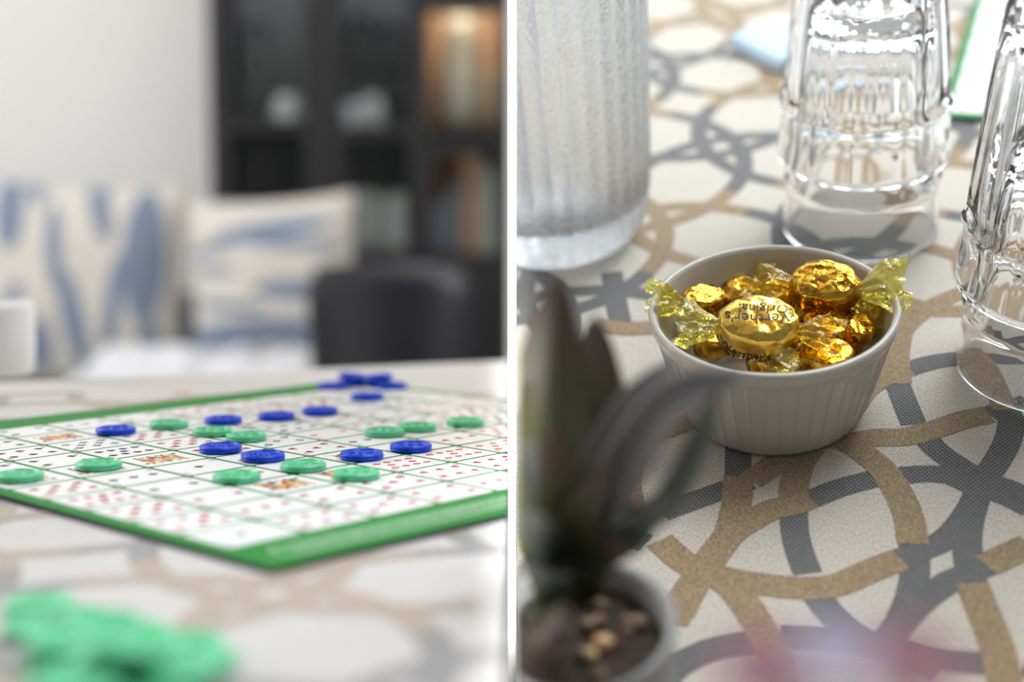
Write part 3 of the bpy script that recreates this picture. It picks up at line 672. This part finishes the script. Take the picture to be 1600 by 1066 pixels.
for c, pts in BANDS:
    Q = catmull([Vector((q.x, q.y)) for q in (R(x, y, ZR) for x, y in pts)], 6)
    ribbon(bt if c == 't' else bc, Q, (.0128 if c == 't' else .0118), ZR + (.00004 if c == 'c' else .00016))
ysplit = R(1300, 560, 0).y
for nm, b, m in (('tan_band', bt, 'tan_weave'), ('charcoal_band', bc, 'charcoal_weave')):
    cut(b, MR, 1, False); link(nm, b, m, tcr, kind='stuff')
pattern((-.6, .76, R(1300, 545, 0).y, 1.40), 1, MR, tcr, ZR, .0108, .104, .084, -.43, (.004, .519))

# --- ramekin
rimp = RD(1208, 477, FOC); RH = rimp.z; RR = .0557; RB = .0415
NFL = 44
zt0 = RH - .0085
prof = [(0, .0012), (RB - .004, .0012), (RB - .003, 0), (RB - .0012, 0), (RB, .0012)]
def prof_r(z): return RB + (RR - .0022 - RB) * (z / zt0) ** .9
for k in range(1, 11): z = .0012 + (zt0 - .0012) * k / 10; prof.append((prof_r(z), z))
i1 = len(prof)
prof += [(RR - .0016, zt0 + .001), (RR - .0008, zt0 + .0025), (RR - .0002, RH - .003), (RR, RH - .0016), (RR - .0006, RH - .0004), (RR - .0018, RH), (RR - .0030, RH - .0004), (RR - .0038, RH - .002), (RR - .0050, RH - .008)]
for k in range(1, 7): t = k / 6; prof.append((RR - .0050 - (RR - RB - .001) * t, RH - .008 - (RH - .014) * t))
prof += [(RB - .006, .0045), (0, .004)]
def flute(r, z, t, i):
    if 4 <= i < i1:
        u = (t / (2 * PI) * NFL) % 1; s = 1 - max(0, 1 - abs(u - .5) / .17) ** 1.3; fade = 1 if i < i1 - 1 else .3
        return r - .0009 * s * fade, z
    return r, z
rk = link('ramekin', lathe(prof, NFL * 18, flute), 'porcelain', None, MR @ Matrix.Translation((rimp.x, rimp.y, 0.0)), True)
tag(rk, 'white fluted porcelain ramekin filled with gold-wrapped sweets', 'bowl')

# --- wrapped sweets
def sweet_body(ax, ay, az, seed, flat=.8):
    bm = bmesh.new(); bmesh.ops.create_uvsphere(bm, u_segments=44, v_segments=26, radius=1)
    for v in bm.verts:
        d = v.co.normalized(); q = (abs(d.x) ** 3 + abs(d.y) ** 3 + 1e-9) ** (1 / 3)
        p = Vector((d.x * ax, d.y * ay, (1 if d.z > 0 else -1) * az * (1 - (1 - abs(d.z)) ** 2.4) ** .75))
        nz = noise.noise(d * 3.2 + Vector((seed, 0, 0))) * .09 + abs(noise.noise(d * 6.5 + Vector((0, seed, 0)))) * .10
        side = 1 - abs(d.z) ** 2
        p *= 1 - nz * (.25 + .75 * side); v.co = p
    bmesh.ops.recalc_face_normals(bm, faces=bm.faces[:])
    return bm
def twist(seed, ln=.017, fan=.0115, fold=5, spread=1.0):
    """a twisted wrapper end: narrow pleated neck opening into a crumpled fan, along +x"""
    bm = bmesh.new(); nu, nv = 16, 48; rows = []; rnd = random.Random(seed); ph = rnd.random() * 6
    for i in range(nu + 1):
        u = i / nu; w_ = .0022 + (fan - .0022) * (u ** .75); hgt = .0022 + .0042 * u * spread
        row = []
        for j in range(nv):
            t = 2 * PI * j / nv
            pl = 1 + (.30 * math.sin(fold * t + ph + u * 1.2) + .10 * math.sin(17 * t + u * 9) * u + .16 * math.sin((fold * 2 + 1) * t + ph * 2)) * min(1, u * 1.6 + .2)
            y = w_ * math.cos(t) * pl; z = hgt * math.sin(t) * pl + .0045 * u * noise.noise(Vector((u * 5, math.cos(t) * 2.2, seed)))
            x = ln * u * (1 + .14 * math.sin(3 * t + ph) * u) + .0040 * noise.noise(Vector((math.cos(t) * 2.5, math.sin(t) * 2, seed + 4))) * u
            row.append(bm.verts.new((x, y, z)))
        rows.append(row)
    for a, b in zip(rows, rows[1:]):
        for j in range(nv): bm.faces.new((a[j], a[(j + 1) % nv], b[(j + 1) % nv], b[j]))
    return bm
def sweet(px, py, h, yaw, pitch, roll, label, size=1.0, bodym='gold', tw=(('cellophane', 0, .017, .0115), ('cellophane', 0, .017, .0115)), seed=1, dims=(.0155, .0118, .0070)):
    c = R(px, py, h)
    mw = MR @ Matrix.Translation(c) @ Matrix.Rotation(yaw, 4, 'Z') @ Matrix.Rotation(pitch, 4, 'X') @ Matrix.Rotation(roll, 4, 'Y')
    ax, ay, az = (d * size for d in dims)
    o = link('wrapped_sweet', sweet_body(ax, ay, az, seed), bodym, None, mw, True); tag(o, label, 'sweet', 'gold-wrapped sweets in the ramekin')
    for s, t in zip((1, -1), tw):
        if not t: continue
        mt, bend, ln, fan = t[:4]; up = t[4] if len(t) > 4 else 0
        ml = Matrix.Translation((s * ax * .86, 0, 0)) @ Matrix.Rotation((0 if s > 0 else PI) + bend, 4, 'Z') @ Matrix.Rotation(-up, 4, 'Y')
        link('twisted_end', twist(seed * 3 + s, ln, fan), mt, o, ml, True)
    return o
hero = sweet(1186, 514, RH - .0040, -.10, .34, .03, 'large gold-wrapped sweet in the front middle, printed label uppermost', 1.14, 'bright_gold', (('cellophane', -.10, .017, .0085, .1), ('pale_cellophane', -.05, .019, .0105, -.05)), 2, (.0165, .0124, .0082))
sweet(1290, 449, RH - .002, -.28, .38, .0, 'gold sweet at the back right with a pale twisted end over the rim', 1.05, 'gold', (('pale_cellophane', .22, .021, .0125, .3), ('cellophane', .2, .014, .008)), 5)
sweet(1098, 470, RH - .009, .65, .2, .1, 'small gold sweet at the far left whose end pokes over the rim', .72, 'gold', (None, ('pale_cellophane', -.35, .017, .0075, .35)), 8)
sweet(1158, 458, RH - .017, .4, .3, -.2, 'dull yellow-green sweet half hidden at the back of the bowl', .72, 'gold', (('cellophane', .3, .010, .009, .3), None), 11)
sweet(1236, 476, RH - .013, -.35, .5, .2, 'brownish gold sweet in the middle behind the printed one', .82, 'gold', (None, ('cellophane', 0, .012, .008)), 14)
sweet(1298, 512, RH - .015, .2, .3, .1, 'orange gold sweet right of centre, half hidden by twisted ends', .85, 'gold', (('cellophane', .1, .013, .010, .25), ('pale_cellophane', .45, .017, .0085, .25)), 17)
sweet(1344, 515, RH - .014, 1.3, .3, .0, 'sweet at the right wall of the bowl with an upright crumpled end', .62, 'gold', (('cellophane', .0, .012, .0085, .6), None), 20)
sweet(1292, 560, RH - .016, .15, .2, .0, 'low orange gold sweet tucked under the front rim', .80, 'gold', (None, ('pale_cellophane', .35, .018, .0095, .45)), 23)
sweet(1335, 478, RH - .024, -.7, .1, .1, 'dark gold sweet deep at the right of the bowl', .85, 'gold', (None, None), 26)
sweet(1120, 530, RH - .025, .8, .1, .1, 'dark gold sweet deep at the left under the clear twisted end', .85, 'gold', (None, None), 29)
sweet(1190, 490, RH - .032, .3, .1, .1, 'dark gold sweet deep under the middle of the bowl', .85, 'gold', (None, None), 32)
sweet(1250, 530, RH - .030, -.3, .1, .1, 'dark gold sweet deep under the two crossing twisted ends', .85, 'gold', (None, None), 35)
sweet(1215, 566, RH - .022, .1, .1, .1, 'amber sweet deep under the front rim below the printed one', .9, 'gold', (('cellophane', 0, .012, .008), None), 38)
sweet(1312, 545, RH - .022, .9, .1, .1, 'amber sweet deep at the front right under the crumpled end', .8, 'gold', (None, None), 41)
# print on the big sweet, wrapped over its surface
ax, ay, az = .0155 * 1.14, .0128 * 1.14, .0080 * 1.14
from mathutils.bvhtree import BVHTree
_bm = bmesh.new(); _bm.from_mesh(hero.data); bvh = BVHTree.FromBMesh(_bm)
def on_top(rot, ox, oy, arc=0.0):
    def fn(v):
        x, y = v.x, v.y - arc * v.x * v.x
        X_ = x * math.cos(rot) - y * math.sin(rot) + ox; Y_ = x * math.sin(rot) + y * math.cos(rot) + oy
        h = bvh.ray_cast(Vector((X_, Y_, .05)), Vector((0, 0, -1)))
        return Vector((X_, Y_, (h[0].z if h[0] else 0) + .00015))
    return fn
def on_front(oz, ox):
    def fn(v):
        h = bvh.ray_cast(Vector((v.x + ox, -.05, v.y + oz)), Vector((0, 1, 0)))
        return Vector((v.x + ox, (h[0].y if h[0] else -.012) - .0002, v.y + oz))
    return fn
text_mesh("Werther's", .0076, 'lettering', 'print', hero, I4, fn=on_top(PI + .08, .0010, -.0012, 9), font_off=.00003)
text_mesh("Original", .0068, 'lettering', 'print', hero, I4, fn=on_top(PI + .06, .0015, .0042, 7), font_off=.00003)
text_mesh("Original", .0066, 'lettering', 'print', hero, I4, fn=on_front(-.0052, -.0040), font_off=.00003)
text_mesh("Werther's", .0056, 'lettering', 'print', hero, I4, fn=on_front(-.0020, -.0050), font_off=.00003)

# --- stacked tumblers, upside down
def tumbler_bm(H=.118, r0=.0435, r1=.0315, n=10, lip=.034):
    """rim at z=0, base at z=H"""
    prof, fac = [], []
    def add(r, z, f=0): prof.append((r, z)); fac.append(f)
    add(r0 - .0018, 0.0004); add(r0 - .0008, 0); add(r0, .0008)
    for k in range(1, 7): z = lip * k / 6; add(r0 + .0004 * math.sin(k) - .0012 * k / 6, z)
    add(r0 - .0003, lip + .002, .2); add(r0 - .0010, lip + .004, .7); 
    for k in range(0, 13): t = k / 12; add(r0 - .003 - (r0 - .003 - r1) * t ** 1.15, lip + .007 + (H - lip - .012) * t, 1)
    add(r1 - .0015, H - .001, .8); add(r1 - .005, H, 0); add(r1 - .012, H - .001, 0); add(0, H - .002)
    ni = len(prof)
    add(0, H - .016); add(r1 - .012, H - .0155); add(r1 - .006, H - .019)
    for k in range(1, 12): t = k / 12; add(r1 - .005 + (r0 - .0026 - r1 + .005) * t ** .8, H - .019 - (H - .019) * t)
    add(r0 - .0024, .004)
    def rf(r, z, t, i):
        f = fac[i]
        if f:
            u = ((t / (2 * PI) * n) % 1) - .5; return r * (1 + f * .055 * (-(1 - (2 * u) ** 2) ** 1.0 + .45)), z
        return r, z
    pr = prof + [prof[0]]
    fac.append(0)
    bm = lathe(prof, n * 12, rf, closed=False)
    # close rim: join last and first rings
    bm.verts.ensure_lookup_table(); return bm, n * 12
def tumbler(px, py, zoff, rot, label, group, **kw):
    bm, nn = tumbler_bm(**kw)
    be = [e for e in bm.edges if e.is_boundary]
    bmesh.ops.bridge_loops(bm, edges=be); bmesh.ops.recalc_face_normals(bm, faces=bm.faces[:])
    p = R(px, py, 0); o = link('drinking_glass', bm, 'glass', None, MR @ Matrix.Translation((p.x, p.y, zoff)) @ Matrix.Rotation(rot, 4, 'Z'), True)
    return tag(o, label, 'glass', group)
tumbler(1344, 352, .0005, .1, 'clear tumbler upside down on the cloth, bottom of the stack behind the ramekin', 'upturned faceted tumblers', lip=.03, r0=.0425, H=.132)
tumbler(1344, 352, .045, .4, 'clear faceted tumbler on top of the stack behind the ramekin', 'upturned faceted tumblers', lip=.03, r0=.0455, r1=.034, H=.136)
tumbler(1640, 570, .0005, .2, 'clear tumbler upside down on the cloth, bottom of the stack at the right photo edge', 'upturned faceted tumblers', lip=.03, r0=.0425)
tumbler(1640, 570, .045, .5, 'clear faceted tumbler on top of the stack at the right photo edge', 'upturned faceted tumblers', lip=.03, r0=.0455, r1=.034, H=.136)

# --- ribbed carafe against the added partition
M['ribbed'] = glass('ribbed glass', (.95, .965, .98), .2, 1.33)
_n = N(M['ribbed'], 'ShaderNodeTexNoise'); _n.inputs['Scale'].default_value = 520; _n.inputs['Detail'].default_value = 2
_b = N(M['ribbed'], 'ShaderNodeBump'); _b.inputs['Strength'].default_value = .8; _b.inputs['Distance'].default_value = .0012
_t = N(M['ribbed'], 'ShaderNodeTexCoord'); lk(M['ribbed'], _t.outputs['Object'], _n.inputs['Vector']); lk(M['ribbed'], _n.outputs['Fac'], _b.inputs['Height']); lk(M['ribbed'], _b.outputs[0], bsdf(M['ribbed']).inputs['Normal'])
def carafe():
    p = R(868, 365, 0); H = .26; r = .0555
    prof = [(0, .002), (r * .70, .002), (r * .76, 0), (r * .86, .004), (r * .95, .014), (r, .032)]
    nb = len(prof)
    for k in range(1, 12): t = k / 11; prof.append((r + .004 * math.sin(t * 2.2) - .010 * max(0, t - .6), .026 + (H - .026) * t))
    no = len(prof)
    prof += [(q[0] - .0035, q[1]) for q in prof[nb:][::-1]] + [(r * .90, .026), (r * .6, .020), (0, .018)]
    def rf(rr, z, t, i):
        if nb - 2 <= i < no: return rr + .0018 * abs(math.cos(t * 17)) - .0009, z
        return rr, z
    bm = lathe(prof, 34 * 10, rf)
    mw = MR @ Matrix.Translation((p.x, p.y, .0004)); cut(bm, mw, 1); bmesh.ops.recalc_face_normals(bm, faces=bm.faces[:])
    o = link('carafe', bm, 'ribbed', None, mw, True); tag(o, 'tall ribbed glass carafe standing by the added white partition', 'carafe')
carafe()

# --- pale blue card box and second game board
p = R(1238, 88, 0); bm = box(bmesh.new(), (-.032, -.030, 0), (.055, .032, .010), .001)
tag(link('card_box', bm, 'card_blue', None, MR @ Matrix.Translation((p.x, p.y + .012, .0002)) @ Matrix.Rotation(.62, 4, 'Z')), 'pale blue card box lying behind the upturned tumblers', 'box')
p = R(1466, 186, 0)
B2 = MR @ Matrix.Translation((p.x, p.y, .0022)) @ Matrix.Rotation(PI / 2 - .22, 4, 'Z') @ Matrix.Translation(-(cell(-2, -5) + Vector((-.006, .005, 0)))) 
game_board('game_board', B2, 1, 'green-edged card-game board far behind the upturned tumblers', bd=.005)

# --- potted succulent in the foreground
pr_ = RD(908, 975, .44); PH = pr_.z
pot_r = .0296
pot = empty('potted_succulent', MR @ Matrix.Translation((pr_.x, pr_.y, 0))); tag(pot, 'out-of-focus succulent in a small grey pot in the right foreground', 'potted plant')
_pb = lathe([(0, 0), (.022, 0), (.024, .002), (.0288, PH - .010), (pot_r, PH - .003), (pot_r + .0006, PH), (pot_r - .0012, PH + .0008), (pot_r - .0034, PH - .001), (pot_r - .0040, PH - .010), (0, PH - .010)], 56)
cut(_pb, pot.matrix_world, 1); link('pot', _pb, 'pot', pot, smooth=True)
bm = lathe([(0, PH - .0085), (.012, PH - .0080), (.0252, PH - .0088), (.0252, PH - .0098), (0, PH - .0098)], 24, lambda r, z, t, i: (r, z + .001 * math.sin(5 * t + i)))
cut(bm, pot.matrix_world, 1); link('soil', bm, 'soil', pot)
rnd = random.Random(4)
for k in range(15):
    a, rr = rnd.uniform(-2.0, 1.9), .0225 * math.sqrt(rnd.random()); bm = bmesh.new(); bmesh.ops.create_icosphere(bm, subdivisions=2, radius=1)
    s = rnd.uniform(.0017, .0034)
    for v in bm.verts: v.co *= s * (1 + .25 * noise.noise(v.co * 1.3 + Vector((k, 0, 0)))); v.co.z *= .7
    link('pebble', bm, 'amber' if k % 5 == 0 else 'pebble', pot, Matrix.Translation((rr * math.cos(a), rr * math.sin(a), PH - .0068)), True)
def leaf(pts, wd, th, m, up=Vector((0, -.5, .85))):
    """pts: (px,py,depth) from root to tip; a thick channelled leaf"""
    P = catmull([RD(*q) - Vector((pr_.x, pr_.y, 0)) for q in pts], 8); bm = bmesh.new(); rings = []; n = len(P)
    for i, p in enumerate(P):
        t = i / (n - 1); d = (P[min(i + 1, n - 1)] - P[max(i - 1, 0)]).normalized()
        s = d.cross(up).normalized(); nn = s.cross(d).normalized()
        ww = wd * (.45 + .55 * min(1, t * 3)) * (max(0, 1 - t ** 3.2)) ** .8 + .0003; hh = th * (1 - t) ** .7 + .0003
        ring = []
        for k in range(10):
            a = 2 * PI * k / 10; x = math.cos(a) * ww; z = math.sin(a) * hh * (1 if math.sin(a) < 0 else .35) + (abs(math.cos(a)) ** 2) * ww * .35
            ring.append(bm.verts.new(p + s * x + nn * z))
        rings.append(ring)
    for a, b in zip(rings, rings[1:]):
        for k in range(10): bm.faces.new((a[k], a[(k + 1) % 10], b[(k + 1) % 10], b[k]))
    bm.faces.new(rings[0][::-1]); bm.faces.new(rings[-1]); bmesh.ops.recalc_face_normals(bm, faces=bm.faces[:])
    ms = pot.matrix_world.copy()
    cut(bm, ms, 1)
    o = link('leaf', bm, m, pot, smooth=True); return o
base = (880, 935, .44)
leaf([base, (878, 800, .428), (862, 640, .42), (872, 430, .42)], .0165, .004, 'leaf', Vector((0, -.9, .3)))
leaf([base, (905, 800, .43), (925, 650, .425), (930, 490, .43)], .0135, .004, 'leaf', Vector((.3, -.9, .3)))
leaf([base, (915, 800, .42), (985, 650, .41), (1060, 560, .41)], .0080, .003, 'purple_leaf', Vector((-.3, -.6, .6)))
leaf([base, (940, 810, .415), (1040, 640, .40), (1165, 585, .395)], .0080, .003, 'purple_leaf', Vector((-.3, -.6, .6)))
leaf([base, (950, 840, .42), (1040, 790, .40), (1095, 690, .395), (1125, 590, .39)], .0048, .002, 'grey_leaf', Vector((-.3, -.6, .6)))
leaf([(880, 900, .43), (930, 870, .41), (1000, 830, .40), (1045, 770, .39)], .0060, .003, 'grey_leaf', Vector((-.3, -.6, .6)))
leaf([base, (868, 840, .42), (850, 750, .40), (815, 690, .39)], .0080, .003, 'grey_leaf', Vector((.2, -.6, .7)))
leaf([base, (880, 850, .42), (880, 760, .40), (850, 670, .385)], .0095, .003, 'leaf', Vector((.1, -.6, .7)))
leaf([base, (870, 870, .42), (845, 835, .40), (815, 800, .39)], .0070, .003, 'grey_leaf', Vector((.1, -.6, .7)))
leaf([base, (930, 900, .42), (950, 870, .40), (985, 860, .39)], .0080, .003, 'leaf', Vector((-.1, -.6, .7)))
leaf([base, (860, 960, .42), (850, 980, .40), (835, 1010, .39)], .0085, .003, 'leaf', Vector((-.1, -.6, .7)))
leaf([base, (905, 870, .42), (915, 800, .40), (950, 720, .39)], .0080, .003, 'leaf', Vector((-.1, -.6, .7)))
leaf([base, (880, 900, .42), (850, 895, .40), (830, 905, .39)], .0080, .003, 'grey_leaf', Vector((-.1, -.6, .7)))

# --- pink flowers very close to the lens, at the foot of the picture
def flower(px, py, dep, size, m, seed, label):
    c = RD(px, py, dep); mw = MR @ Matrix.Translation((c.x, c.y, 0)); root = empty('flower', mw); tag(root, label, 'flower', 'pink flowers in front of the cloth')
    rnd = random.Random(seed); h = c.z
    for k in range(5):
        a = 2 * PI * k / 5 + rnd.random() * .4; bm = bmesh.new(); rows = []
        for i in range(7):
            t = i / 6; row = []
            for j in range(5):
                u = j / 2 - 1; w_ = size * .42 * math.sin(PI * min(1, t * .9 + .08)) ** .8
                row.append(bm.verts.new((size * t, u * w_, size * (.25 * t - .12 * t * t) + .1 * size * u * u)))
            rows.append(row)
        for p_, q_ in zip(rows, rows[1:]):
            for j in range(4): bm.faces.new((p_[j], p_[j + 1], q_[j + 1], q_[j]))
        bmesh.ops.solidify(bm, geom=bm.faces[:], thickness=.0003)
        link('petal', bm, m, root, Matrix.Translation((0, 0, h)) @ Matrix.Rotation(a, 4, 'Z'), True)
    bm = bmesh.new(); bmesh.ops.create_icosphere(bm, subdivisions=2, radius=size * .14, matrix=Matrix.Translation((0, 0, h + size * .08))); link('flower_centre', bm, 'amber', root, smooth=True)
    link('stem', tube(bmesh.new(), catmull([Vector((0, 0, 0)), Vector((.003, -.002, h * .5)), Vector((0, 0, h))], 5), .0007), 'stem', root, smooth=True)
flower(1200, 1062, .20, .0085, 'petal', 1, 'deep pink flower, leftmost of the blurred ones at the photo foot')
flower(1305, 1030, .20, .0065, 'lilac', 2, 'pale lilac flower between the two pink ones at the photo foot')
flower(1420, 1050, .20, .0085, 'petal', 3, 'deep pink flower, rightmost of the blurred ones at the photo foot')
